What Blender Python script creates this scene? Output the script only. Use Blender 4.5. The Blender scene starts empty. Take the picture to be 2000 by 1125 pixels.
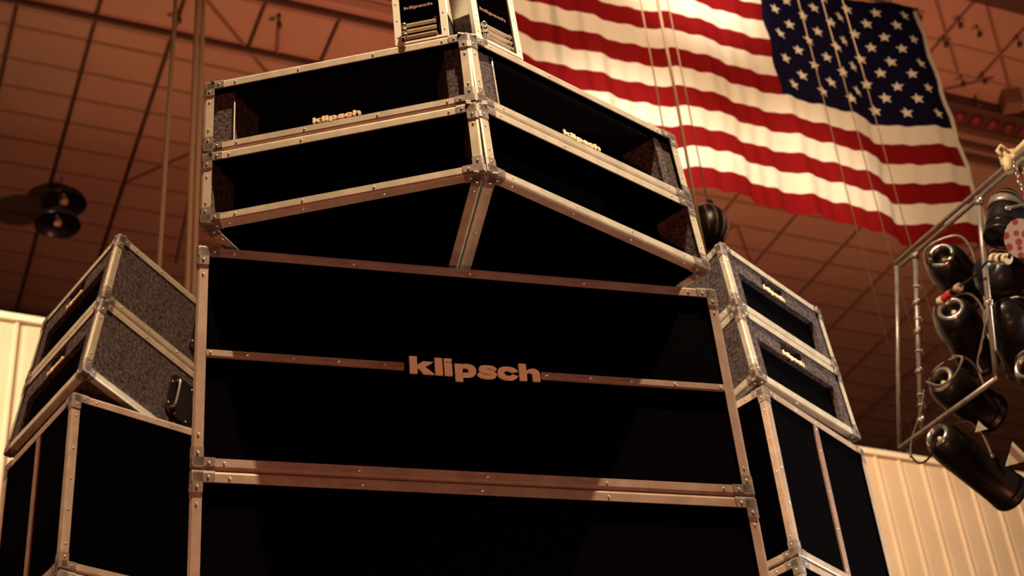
import bpy, bmesh, math, random
from mathutils import Vector, Matrix
random.seed(4)
S = bpy.context.scene
COL = S.collection
sin, cos, tan, pi = math.sin, math.cos, math.tan, math.pi
EYE = 1.6                                     # camera height above the arena floor

# ------------------------------------------------------------------ camera
PITCH, ROLL, FPX = 0.60783, -0.10465, 3116.18
fw = Vector((0, cos(PITCH), sin(PITCH))); rt = Vector((1, 0, 0)); up = rt.cross(fw)
rt2 = rt*cos(ROLL) + up*sin(ROLL); up2 = up*cos(ROLL) - rt*sin(ROLL)
cam = bpy.data.cameras.new('camera'); cam.sensor_width = 36; cam.lens = FPX/2000*36
cam.clip_end = 300
cam.dof.use_dof = True; cam.dof.focus_distance = 3.9; cam.dof.aperture_fstop = 6.3
camo = bpy.data.objects.new('camera', cam); COL.objects.link(camo)
camo.matrix_world = Matrix(((rt2.x, up2.x, -fw.x, 0), (rt2.y, up2.y, -fw.y, 0), (rt2.z, up2.z, -fw.z, EYE), (0, 0, 0, 1)))
S.camera = camo

# ------------------------------------------------------------------ world, exposure
w = bpy.data.worlds.new('world'); S.world = w; w.use_nodes = True
w.node_tree.nodes['Background'].inputs[0].default_value = (1.0, 0.42, 0.25, 1)
w.node_tree.nodes['Background'].inputs[1].default_value = 0.05
S.view_settings.view_transform = 'Standard'; S.view_settings.look = 'None'
S.view_settings.exposure = 0; S.view_settings.gamma = 1; S.view_settings.use_curve_mapping = False

# hall frame: a runs along the hall's cross direction, b away from the camera
HA = math.radians(25.713)
HU = Vector((cos(HA), sin(HA), 0)); HV = Vector((-sin(HA), cos(HA), 0))
def B(a, b, z): return HU*a + HV*b + Vector((0, 0, z + EYE))
def E3(x, y, z): return Vector((x, y, z + EYE))

# ------------------------------------------------------------------ lights
def aim(o, target):
    o.rotation_euler = (Vector(target) - o.location).to_track_quat('-Z', 'Y').to_euler()
def spot(name, loc, target, power, color, angle, blend=.5, radius=.15):
    l = bpy.data.lights.new(name, 'SPOT'); l.energy = power; l.color = color
    l.spot_size = math.radians(angle); l.spot_blend = blend; l.shadow_soft_size = radius
    o = bpy.data.objects.new(name, l); COL.objects.link(o); o.location = loc; aim(o, target); return o
KEYDIR = Vector((0.160, -0.138, 1)).normalized()
KT = E3(0.1, 3.6, 2.6)
spot('key_spotlight', KT + KEYDIR*12.5, KT, 23500, (1, .74, .43), 24, 1, .05)
spot('side_spotlight', E3(8.5, 5.8, 2.15), E3(.6, 4.0, 2.8), 3600, (1, .93, .76), 34, .5, .10)
spot('left_spotlight', E3(-8.0, 0.6, 8.5), E3(-1.75, 4.6, 3.5), 3400, (1, .70, .40), 22, .9, .12)
spot('floor_bounce_fill', E3(-.4, -1.2, -1.3), E3(0, 3.6, 2.2), 400, (1, .30, .16), 80, .8, .15)  # added warm fill from below, for bounce on the undersides; source unseen
spot('flag_low_spotlight', B(2.5, -4, 12.5), B(6.9, 11, 10.6), 13500, (1, .86, .64), 11, 1, .3)
spot('flag_mid_spotlight', B(3.5, -4, 12.5), B(9.0, 11, 10.7), 9000, (1, .84, .60), 9, 1, .3)
spot('flag_high_spotlight', B(4.5, -4, 13.5), B(8.0, 11, 13.3), 15000, (1, .88, .68), 8.5, 1, .3)
spot('flag_wash_fill', B(6.0, -3, 16.0), B(7.0, 11, 11.5), 7500, (1, .62, .36), 44, 1, .3)  # added wash for the duller stripes and the ropes, source unseen
spot('roof_fill', B(9, 12.5, 8.0), B(9, 17.5, 20), 5300, (1, .355, .195), 96, 1, .4)  # added uplight to brighten the roof, source unseen
spot('roof_far_fill', B(17, 12, 8.0), B(18, 19.5, 20), 2500, (1, .36, .20), 86, 1, .4)  # added uplight for the right part of the roof, source unseen
spot('wall_fill', B(13, 16, 18.5), B(21.5, 24.5, 12.5), 7500, (1, .74, .47), 75, 1, .4)  # added raking fill to brighten the wall and bring out its ribs
spot('wall_left_fill', B(-5, 15, 18.5), B(0.5, 24, 12.5), 13000, (1, .80, .52), 75, 1, .4)  # added fill to brighten the left end of the wall
spot('truss_fill', E3(-1.5, 1.0, 7.5), E3(2.0, 5.8, 3.7), 2300, (1, .78, .52), 40, .8, .08)  # added fill to brighten the truss rails and posts, source unseen

# ------------------------------------------------------------------ materials
def nn(nt, t, **k):
    n = nt.nodes.new(t)
    for a, v in k.items(): setattr(n, a, v)
    return n
def mat(name, c, rough=.5, metal=0, noise=None, bump=None, spec=.5):
    m = bpy.data.materials.new(name); m.use_nodes = True; nt = m.node_tree
    p = nt.nodes['Principled BSDF']
    p.inputs['Base Color'].default_value = (*c, 1); p.inputs['Roughness'].default_value = rough
    p.inputs['Metallic'].default_value = metal; p.inputs['Specular IOR Level'].default_value = spec
    tc = nn(nt, 'ShaderNodeTexCoord')
    if noise:
        sc, c2, det = noise
        n = nn(nt, 'ShaderNodeTexNoise'); n.inputs['Scale'].default_value = sc; n.inputs['Detail'].default_value = det
        nt.links.new(tc.outputs['Object'], n.inputs['Vector'])
        r = nn(nt, 'ShaderNodeValToRGB'); r.color_ramp.elements[0].position = .36; r.color_ramp.elements[1].position = .66
        r.color_ramp.elements[0].color = (*c, 1); r.color_ramp.elements[1].color = (*c2, 1)
        nt.links.new(n.outputs['Fac'], r.inputs['Fac']); nt.links.new(r.outputs['Color'], p.inputs['Base Color'])
    if bump:
        sc, st, dist = bump
        n = nn(nt, 'ShaderNodeTexNoise'); n.inputs['Scale'].default_value = sc; n.inputs['Detail'].default_value = 4
        nt.links.new(tc.outputs['Object'], n.inputs['Vector'])
        b = nn(nt, 'ShaderNodeBump'); b.inputs['Strength'].default_value = st; b.inputs['Distance'].default_value = dist
        nt.links.new(n.outputs['Fac'], b.inputs['Height']); nt.links.new(b.outputs['Normal'], p.inputs['Normal'])
    return m
M_ALU = mat('brushed_aluminium', (.58, .49, .38), .38, .35, (22, (.72, .62, .50), 5))
M_BRK = mat('zinc_corner', (.19, .14, .125), .45, .3, (60, (.28, .215, .19), 5))
M_RIV = mat('rivet_steel', (.80, .74, .66), .22, .8)
M_BLK = mat('black_cloth', (.0012, .0008, .0016), 1, 0, None, None, .01)
M_BODY = mat('black_paint', (.0013, .0009, .0016), 1, 0, None, None, 0)
M_CARP = mat('charcoal_fibre', (.030, .021, .024), .95, 0, (95, (.130, .092, .092), 8), (140, .7, .003), .08)
M_HORN = mat('shaded_horn_shell', (.0035, .0022, .0024), .9, 0, None, None, .03)  # unlit depth of the horn, shade put into the colour
M_PINK = mat('pinkish_aluminium', (.40, .275, .215), .42, .35, (22, (.50, .355, .29), 5))  # bass bin rails, duller and pinker than the other rails
M_DIVI = mat('worn_bronze_strip', (.26, .145, .115), .45, .3, (22, (.34, .20, .16), 4))
M_LOGO = mat('cream_lettering', (.95, .74, .50), .55)
M_ORNG = mat('faded_orange_lettering', (.20, .065, .035), .6)
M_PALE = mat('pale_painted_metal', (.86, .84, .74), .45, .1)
M_PLUM = mat('black_enamel', (.010, .007, .008), .32, 0, (9, (.018, .013, .013), 3), None, .5)
M_TUBE = mat('dull_steel_tube', (.30, .25, .22), .38, .5, (30, (.44, .37, .32), 4))
M_CHRM = mat('polished_steel', (.86, .80, .70), .18, .9)
M_ROPE = mat('tan_rope', (.52, .33, .20), .8)
M_CABL = mat('black_rubber', (.012, .009, .009), .4)
M_GCAB = mat('grey_rubber', (.22, .16, .13), .5)
M_REDP = mat('red_plug_plastic', (.55, .04, .025), .4)
M_CREM = mat('cream_plug_tape', (.80, .62, .36), .5)
M_CEIL = mat('roof_board', (.36, .225, .165), .85, 0, (.35, (.42, .26, .19), 3), None, .1)
M_SEAM = mat('roof_seam', (.262, .16, .118), .85, 0, None, None, .1)
M_BEAM = mat('dark_roof_steel', (.075, .04, .03), .7, 0, None, None, .2)
M_BRCE = mat('brown_roof_brace', (.20, .115, .088), .8, 0, None, None, .1)
M_RIBB = mat('roof_rib_paint', (.27, .16, .12), .8, 0, None, None, .1)
M_REDL = mat('red_lamp_glass', (.13, .012, .010), .5)
M_WALL = mat('cream_metal_siding', (.76, .60, .43), .6, 0, (.8, (.70, .54, .38), 4), None, .2)
M_WTOP = mat('wall_cap', (.90, .82, .64), .5)
M_FLOR = mat('hall_floor', (.16, .11, .08), .8, 0, (2, (.2, .14, .1), 3))
M_RED = mat('flag_red', (.22, .0065, .008), .8, 0, None, None, .05)
M_WHT = mat('flag_white', (.86, .80, .68), .85, 0, None, None, .05)
M_BLU = mat('flag_blue', (.0065, .0055, .026), .85, 0, None, None, .05)
M_PNK = mat('red_spotted_gel', (.62, .40, .34), .6, 0, (14, (.45, .05, .05), 2))
nt = M_PNK.node_tree; vo = nn(nt, 'ShaderNodeTexVoronoi'); vo.inputs['Scale'].default_value = 26; vo.inputs['Randomness'].default_value = .5
tc = nn(nt, 'ShaderNodeTexCoord'); nt.links.new(tc.outputs['Object'], vo.inputs['Vector'])
rp = nn(nt, 'ShaderNodeValToRGB'); rp.color_ramp.elements[0].position = .42; rp.color_ramp.elements[1].position = .5
rp.color_ramp.elements[0].color = (.40, .06, .05, 1); rp.color_ramp.elements[1].color = (.62, .46, .38, 1)
nt.links.new(vo.outputs['Distance'], rp.inputs['Fac']); nt.links.new(rp.outputs['Color'], nt.nodes['Principled BSDF'].inputs['Base Color'])
M_CONE = mat('spot_speckle', (.016, .011, .013), .3, 0, None, None, .5)

# ------------------------------------------------------------------ helpers
def obj(name, bm, m, parent=None, smooth=False, norm=True):
    if norm: bmesh.ops.recalc_face_normals(bm, faces=bm.faces)
    me = bpy.data.meshes.new(name); bm.to_mesh(me); bm.free()
    for mm in (m if isinstance(m, (list, tuple)) else [m]): me.materials.append(mm)
    if smooth:
        for p in me.polygons: p.use_smooth = True
    o = bpy.data.objects.new(name, me); COL.objects.link(o)
    if parent: o.parent = parent
    return o
def thing(name, label, cat, M=None, group=None):
    o = bpy.data.objects.new(name, None); COL.objects.link(o); o.empty_display_size = .1
    if M is not None: o.matrix_world = M if isinstance(M, Matrix) else Matrix.Translation(M)
    o['label'] = label; o['category'] = cat
    if group: o['group'] = group
    return o
def tag(o, label, cat, group=None):
    o['label'] = label; o['category'] = cat
    if group: o['group'] = group
    return o
def struct(o): o['kind'] = 'structure'; return o
V = Vector
def poly(bm, pts, mi=0):
    f = bm.faces.new([bm.verts.new(V(p)) for p in pts]); f.material_index = mi; return f
def prism(bm, base, off, mi=0):
    """closed prism from a planar polygon (list of 3-D points) and an offset vector"""
    off = V(off); a = [bm.verts.new(V(p)) for p in base]; b = [bm.verts.new(V(p)+off) for p in base]; n = len(a)
    fs = [bm.faces.new(a[::-1]), bm.faces.new(b)]
    for i in range(n): fs.append(bm.faces.new((a[i], a[(i+1) % n], b[(i+1) % n], b[i])))
    for f in fs: f.material_index = mi
def box(bm, lo, hi, mi=0):
    x0, y0, z0 = lo; x1, y1, z1 = hi
    prism(bm, [(x0, y0, z0), (x1, y0, z0), (x1, y1, z0), (x0, y1, z0)], (0, 0, z1-z0), mi)
def frame_of(d):
    d = V(d).normalized(); h = V((0, 0, 1)) if abs(d.z) < .9 else V((1, 0, 0))
    x = d.cross(h).normalized(); return x, d.cross(x).normalized(), d
def tube(bm, pts, r, n=8, mi=0, caps=True):
    pts = [V(p) for p in pts]; rings = []
    x = None
    for i, p in enumerate(pts):
        d = (pts[min(i+1, len(pts)-1)] - pts[max(i-1, 0)]).normalized()
        if x is None: x, y, _ = frame_of(d)
        else:
            x = (x - d*x.dot(d)).normalized(); y = d.cross(x)
        rr = r[i] if isinstance(r, (list, tuple)) else r
        rings.append([bm.verts.new(p + (x*cos(2*pi*k/n) + y*sin(2*pi*k/n))*rr) for k in range(n)])
    for a, b in zip(rings, rings[1:]):
        for k in range(n):
            f = bm.faces.new((a[k], a[(k+1) % n], b[(k+1) % n], b[k])); f.material_index = mi; f.smooth = True
    if caps:
        for q in (rings[0][::-1], rings[-1]):
            f = bm.faces.new(q); f.material_index = mi
def lathe(bm, prof, M=None, n=28, mi=0):
    """prof: (radius, axial) pairs, about local Z, then transformed by M"""
    M = M or Matrix(); rings = []
    for r, h in prof:
        if r < 1e-6: rings.append([bm.verts.new(M @ V((0, 0, h)))])
        else: rings.append([bm.verts.new(M @ V((r*cos(2*pi*k/n), r*sin(2*pi*k/n), h))) for k in range(n)])
    for a, b in zip(rings, rings[1:]):
        for k in range(n):
            q = [a[k % len(a)], a[(k+1) % len(a)], b[(k+1) % len(b)], b[k % len(b)]]
            q2 = []
            for v_ in q:
                if v_ not in q2: q2.append(v_)
            if len(q2) > 2:
                f = bm.faces.new(q2); f.material_index = mi; f.smooth = True
def dome(bm, p, nrm, r, mi=0, hgt=.55):
    x, y, z = frame_of(nrm); M = Matrix(((x.x, y.x, z.x, p[0]), (x.y, y.y, z.y, p[1]), (x.z, y.z, z.z, p[2]), (0, 0, 0, 1)))
    lathe(bm, [(r, 0), (r*.9, r*hgt*.5), (r*.55, r*hgt*.88), (0, r*hgt)], M, 8, mi)
def smoothpath(ctrl, n=8):
    out = []; P = [V(c) for c in ctrl]; P = [P[0]*2-P[1]] + P + [P[-1]*2-P[-2]]
    for i in range(1, len(P)-2):
        for k in range(n):
            t = k/n; a, b, c, d = P[i-1:i+3]
            out.append(.5*((2*b) + (c-a)*t + (2*a-5*b+4*c-d)*t*t + (3*b-a-3*c+d)*t**3))
    out.append(P[-2]); return out

# ------------------------------------------------------------------ lettering: the word on the cabinets
def ring_pts(cx, cy, rx, ry, a0, a1, n, e=2.0):
    o = []
    for i in range(n+1):
        t = math.radians(a0 + (a1-a0)*i/n); c, s = cos(t), sin(t)
        o.append((cx + rx*math.copysign(abs(c)**(2/e), c), cy + ry*math.copysign(abs(s)**(2/e), s)))
    return o
def band(outer, inner): return [[outer[i], outer[i+1], inner[i+1], inner[i]] for i in range(len(outer)-1)]
def letters():
    P = []
    P.append([(0, 0), (76, 0), (76, 190), (0, 190)])
    P.append([(76, 52), (92, 64), (140, 0), (243, 0), (152, 76), (236, 138), (136, 138), (76, 92)])      # k
    P.append([(255, 0), (331, 0), (331, 190), (255, 190)])                                               # l
    P.append([(350, 0), (428, 0), (428, 138), (350, 138)]); P.append([(350, 158), (428, 158), (428, 190), (350, 190)])  # i
    P.append([(456, -58), (532, -58), (532, 138), (456, 138)])
    P += band(ring_pts(578, 69, 94, 73, -128, 128, 22, 2.3), ring_pts(566, 69, 30, 31, -128, 128, 22, 2.2))  # p
    # s
    path = [(872, 94), (858, 112), (822, 124), (780, 126), (736, 118), (722, 98), (742, 80), (790, 70), (836, 58), (856, 40), (846, 20), (800, 10), (752, 12), (714, 24), (694, 46)]
    wd = [30, 34, 34, 32, 38, 46, 50, 46, 50, 46, 38, 32, 34, 36, 32]
    sp = smoothpath([(x, y, 0) for x, y in path], 3); ws = []
    for i in range(len(wd)-1):
        for k in range(3): ws.append(wd[i] + (wd[i+1]-wd[i])*k/3)
    ws.append(wd[-1]); L, R_ = [], []
    for i, p in enumerate(sp):
        d = (sp[min(i+1, len(sp)-1)]-sp[max(i-1, 0)]).normalized(); nrm = V((-d.y, d.x, 0)); h = ws[i]/2
        L.append(((p+nrm*h).x, (p+nrm*h).y)); R_.append(((p-nrm*h).x, (p-nrm*h).y))
    P += band(L, R_)
    P += band(ring_pts(998, 69, 108, 74, 20, 340, 34, 2.3), ring_pts(1000, 69, 42, 33, 20, 340, 34, 2.1))   # c
    P.append([(1115, 0), (1191, 0), (1191, 190), (1115, 190)])
    P.append([(1191, 76), (1208, 92), (1228, 98), (1244, 94), (1252, 80), (1252, 0), (1328, 0), (1328, 88), (1318, 116), (1290, 136), (1256, 141), (1222, 132), (1200, 118), (1191, 106)])  # h
    return P
LET = letters()
def lettering(name, origin, dx, dy, width, depth, m, parent, nrm=None):
    """dx, dy: unit vectors along the line and up; letters stand off against nrm"""
    k = width/1328.; o = V(origin); dx = V(dx); dy = V(dy); nrm = V(nrm) if nrm else dx.cross(dy)
    bm = bmesh.new()
    for pl in LET: prism(bm, [o + dx*(x*k) + dy*(y*k) for x, y in pl], nrm*depth)
    return obj(name, bm, m, parent)

# ------------------------------------------------------------------ cabinets
def Lsec(bm, P, Q, d1, n1, d2, n2, wd, t, mi=0):
    """angle profile swept from P to Q; d = inward directions in the two faces, n = face normals"""
    P, Q = V(P), V(Q); r = .0035
    sec = [d1*wd, d1*wd + n1*t, d1*r + n1*t, (d1*.3+d2*.3)*r*.6 + (n1+n2)*t*.86, d2*r + n2*t, d2*wd + n2*t, d2*wd, d1*.0 + d2*.0]
    prism(bm, [P+s for s in sec], Q-P, mi)
class Cab:
    """footprint p0..p3 (front left, front right, back right, back left) and height, in the root's frame"""
    def __init__(s, root, W, H, D, aL=0, aR=0, z0=0):
        z0, H = z0+.0052, H-.0104     # room for the angle profiles, so stacked boxes just touch
        s.root, s.W, s.H, s.D, s.z0 = root, W, H, D, z0
        s.p = [V((0, 0, z0)), V((W, 0, z0)), V((W-tan(aR)*D, D, z0)), V((tan(aL)*D, D, z0))]
        s.n = []
        for i in range(4):
            d = (s.p[(i+1) % 4]-s.p[i]).normalized(); s.n.append(V((d.y, -d.x, 0)))
        s.Z = V((0, 0, 1))
    def c(s, i, top): return s.p[i % 4] + (s.Z*s.H if top else V((0, 0, 0)))
    def rails(s, alu=None, wd=.0245, t=.003, blen=.052, riv=.16, side='both', rnd=0, rv=True):
        rnd = random.Random(rnd)
        def rail(P, Q, d1, n1, d2, n2):
            P, Q = V(P), V(Q); L = (Q-P).length; e = (Q-P).normalized()
            bm = bmesh.new(); Lsec(bm, P+e*.006, Q-e*.006, d1, n1, d2, n2, wd, t)
            if rv:
                k = max(1, round((L-.16)/riv)); xs = [.078 + (L-.156)*i/k for i in range(k+1)]
                for x_ in xs:
                    for d, n_ in ((d1, n1), (d2, n2)):
                        if rnd.random() < .86: dome(bm, P+e*(x_+rnd.uniform(-.012, .012))+d*wd*.52+n_*t, n_, .0034, 1)
            obj('edge_rail', bm, [alu or M_ALU, M_RIV], s.root)
        Z = s.Z; n0 = s.n[0]
        ex = (s.p[1]-s.p[0]).normalized()
        for top in (1, 0):
            zz = Z if top else -Z
            rail(s.c(0, top), s.c(1, top), -zz, n0, -n0, zz)
            dR = (s.p[2]-s.p[1]).normalized(); dL = (s.p[3]-s.p[0]).normalized()
            rail(s.c(1, top), s.c(2, top), -zz, s.n[1], -s.n[1], zz)
            rail(s.c(0, top), s.c(3, top), -zz, s.n[3], -s.n[3], zz)
        rail(s.c(0, 0), s.c(0, 1), ex, n0, dL, s.n[3])
        rail(s.c(1, 0), s.c(1, 1), -ex, n0, dR, s.n[1])
        # corner pieces
        for i, sd, inn in ((0, s.n[3], ex), (1, s.n[1], -ex)):
            bk = dL if i == 0 else dR
            for top in (1, 0):
                zz = Z if top else -Z; c = s.c(i, top); bm = bmesh.new(); w2, t2 = wd+.0012, t+.0022
                Lsec(bm, c + inn*0, c + inn*blen, -zz, n0, -n0, zz, w2, t2)
                Lsec(bm, c + bk*0, c + bk*blen, -zz, sd, -sd, zz, w2, t2)
                Lsec(bm, c, c - zz*blen, inn, n0, bk, sd, w2, t2)
                for q, nr in ((inn*blen*.72 - zz*wd*.5, n0), (-zz*blen*.72+inn*wd*.5, n0), (bk*blen*.72 - zz*wd*.5, sd), (-zz*blen*.72+bk*wd*.5, sd), (inn*blen*.72-n0*wd*.5, zz), (bk*blen*.72-sd*wd*.5, zz)):
                    dome(bm, c+q+nr*t2, nr, .0036, 1)
                obj('corner_bracket', bm, [M_BRK, M_RIV], s.root)
    def shell(s, m, rec=.01, wall=.018, frontm=None, name='body'):
        """closed cabinet body whose front is set back by rec behind a rim"""
        bm = bmesh.new(); H, Z = s.H, s.Z
        f, b = s.p[:2], s.p[2:]
        for i in (1, 2, 3): poly(bm, [s.c(i, 0), s.c(i+1, 0), s.c(i+1, 1), s.c(i, 1)])
        poly(bm, [s.c(i, 1) for i in range(4)]); poly(bm, [s.c(i, 0) for i in (3, 2, 1, 0)])
        o_ = [s.c(0, 0), s.c(1, 0), s.c(1, 1), s.c(0, 1)]
        x0, x1, h0, h1 = wall, s.W-wall, s.z0+wall, s.z0+H-wall
        q = [V((x0, 0, h0)), V((x1, 0, h0)), V((x1, 0, h1)), V((x0, 0, h1))]
        r = [p+V((0, rec, 0)) for p in q]
        for i in range(4):
            j = (i+1) % 4
            poly(bm, [o_[i], o_[j], q[j], q[i]]); poly(bm, [q[i], q[j], r[j], r[i]])
        if frontm is None: poly(bm, r)
        bmesh.ops.remove_doubles(bm, verts=bm.verts, dist=1e-5)
        return obj(name, bm, m, s.root), (x0, x1, h0, h1)

def Mat3(o, yaw, t=0., ro=0.):
    Zm = Matrix.Rotation(yaw, 3, 'Z'); X = Matrix(((1, 0, 0), (0, cos(t), sin(t)), (0, -sin(t), cos(t))))
    Y = Matrix(((cos(ro), 0, sin(ro)), (0, 1, 0), (-sin(ro), 0, cos(ro))))
    return Matrix.Translation(o) @ (Zm @ X @ Y).to_4x4()

def grille(c, rect, y=.009, name='grille_cloth'):
    x0, x1, h0, h1 = rect; bm = bmesh.new(); box(bm, (x0+.001, y, h0+.001), (x1-.001, y+.012, h1-.001)); return obj(name, bm, M_BLK, c.root)

# ---- front bass bins
AO, AYAW, AH, AW = (-.7606, 3.1401, 2.4096), .3191, .6285, 1.37
def bass_front(z_top, label, logo):
    r = thing('bass_bin', label, 'speaker', Mat3(E3(AO[0], AO[1], z_top-AH), AYAW), 'wide bass bins stacked in the centre')
    c = Cab(r, AW, AH, .70, .15, .05); c.rails(M_PINK, rnd=int(z_top*10), riv=.33 if True else .2)
    c.shell(M_BODY, rec=.03, wall=.006)
    hm = AH/2
    if logo:
        grille(c, (.012, AW-.012, .012, hm-.008), .006); grille(c, (.012, AW-.012, hm+.008, AH-.012), .006)
        for x0, x1, xs in ((.024, .503, (.035, .12, .23, .34, .455)), (.8533, AW-.024, (.865, .98, 1.09, 1.21, 1.335))):
            bm = bmesh.new(); box(bm, (x0, -.0045, hm-.0095), (x1, .006, hm+.0095))
            bmesh.ops.bevel(bm, geom=[e for e in bm.edges], offset=.0015, segments=2, affect='EDGES')
            for x_ in xs: dome(bm, (x_, -.0045, hm), (0, -1, 0), .0036, 1)
            obj('divider_rail', bm, [M_PINK, M_RIV], r)
        bm = bmesh.new(); box(bm, (.506, -.001, hm-.030), (.850, .006, hm+.036)); obj('logo_backing', bm, M_BLK, r)
        lettering('logo', (.5158, -.001, hm-.0205), (1, 0, 0), (0, 0, 1), .332, .007, M_LOGO, r, (0, -1, 0))['label'] = 'cream raised lettering'
    else:
        grille(c, (.012, AW-.012, .012, AH-.012), .006)
    return r
bass_front(AO[2], 'wide black bass speaker with large pale lettering across its middle', True)
bass_front(AO[2]-AH-.0015, 'plain wide black bass speaker at the bottom, under the lettered one', False)

# ---- side bass bins (vertical divider on the face)
def bass_side(o, yaw, W, D, aL, aR, label, bar, grp):
    r = thing('bass_bin', label, 'speaker', Mat3(E3(*o), yaw), grp)
    c = Cab(r, W, AH, D, aL, aR); c.rails(M_PINK, rnd=int(o[2]*37), riv=.13); c.shell(M_BODY, rec=.03, wall=.006)
    grille(c, (.012, bar-.008, .012, AH-.012), .006); grille(c, (bar+.008, W-.012, .012, AH-.012), .006)
    bm = bmesh.new(); box(bm, (bar-.0165, -.0005, .024), (bar+.0165, .006, AH-.024))
    bmesh.ops.bevel(bm, geom=[e for e in bm.edges], offset=.0015, segments=2, affect='EDGES')
    for h in (.05, .2, .34, .5, .585): dome(bm, (bar, -.0005, h), (0, -1, 0), .0036, 1)
    obj('divider_rail', bm, [M_DIVI, M_RIV], r)
    return r
CY, DY = .9253, 2.2707-pi
CZ, DZ = 2.7273, 2.8177
CO = (.8048, 4.6461)
DW = .5562
Dc = (-1.4566, 4.3813); DO = (Dc[0]-cos(DY)*DW, Dc[1]-sin(DY)*DW)
for k in (1, 2):
    lab = ('upper', 'directly under the grille speakers') if k == 1 else ('lower', 'only its top showing')
    bass_side((*CO, CZ-k*AH-(k-1)*.0015), CY, .6645, .70, .145, .1, 'black bass speaker in the right hand stack, %s one, %s' % lab, .6645/2-.003, 'bass bins of the right hand stack')
    bass_side((*DO, DZ-k*AH-(k-1)*.0015), DY, DW, .70, .1, .0606, 'black bass speaker in the left hand stack, %s one, %s' % lab, DW/2, 'bass bins of the left hand stack')

# ---- tilted pairs
def grow(v, k): return tuple(x_*k if i in (0, 1, 2, 6, 7, 8) else x_ for i, x_ in enumerate(v))
def block(v): return Mat3(E3(*v[:3]), v[3], v[4], v[5])
GH = (-.7556, 3.1299, 2.4634, -.0976, .0944, -.0278, .7207, .273, .2541, .3221, .375)
IJ = (-.0287, 3.0890, 2.5033, .7047, .115, .0507, .7418, .2828, .2668, .4160, .1928)
EE = (.8003, 4.6758, 2.7791, .8997, .0706, .0028, .6605, .2939, .3073, .3008, .3)
FF = (-1.8616, 4.8975, 2.9139, -.8538, .1654, -.0205, .6288, .3083, .3221, .3, .3357)
GH, IJ, EE, FF = grow(GH, 1.004), grow(IJ, 1.008), grow(EE, 1.003), grow(FF, 1.004)
DEP = .55
def mid_open(v, label, grp):
    """lower centre box: an open mouth behind the frame"""
    M = block(v); r = thing('midrange_cabinet', label, 'speaker', M, grp)
    W, H = v[6], v[8]-.001; c = Cab(r, W, H, DEP, v[9], v[10]); c.rails(rnd=int(v[6]*999), riv=.17)
    c.shell(M_BODY, rec=.004, wall=.022, frontm=1)
    x0, x1, h0, h1 = .022, W-.022, .022, H-.022; bm = bmesh.new(); d = .10
    a = [(x0, .004, h0), (x1, .004, h0), (x1, .004, h1), (x0, .004, h1)]; b = [(x0+.03, d, h0+.004), (x1-.03, d, h0+.004), (x1-.03, d, h1-.004), (x0+.03, d, h1-.004)]
    for i in (1, 3):
        j = (i+1) % 4; bm = bmesh.new(); poly(bm, [a[i], a[j], b[j], b[i]]); obj('side_lining', bm, M_CARP, r)
    bm = bmesh.new()
    for i in (0, 2):
        j = (i+1) % 4; poly(bm, [a[i], a[j], b[j], b[i]])
    obj('inner_wall', bm, M_BODY, r)
    bm = bmesh.new(); box(bm, (x0+.03, d, h0), (x1-.03, d+.01, h1)); obj('grille_cloth', bm, M_BLK, r)
    return r
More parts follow.
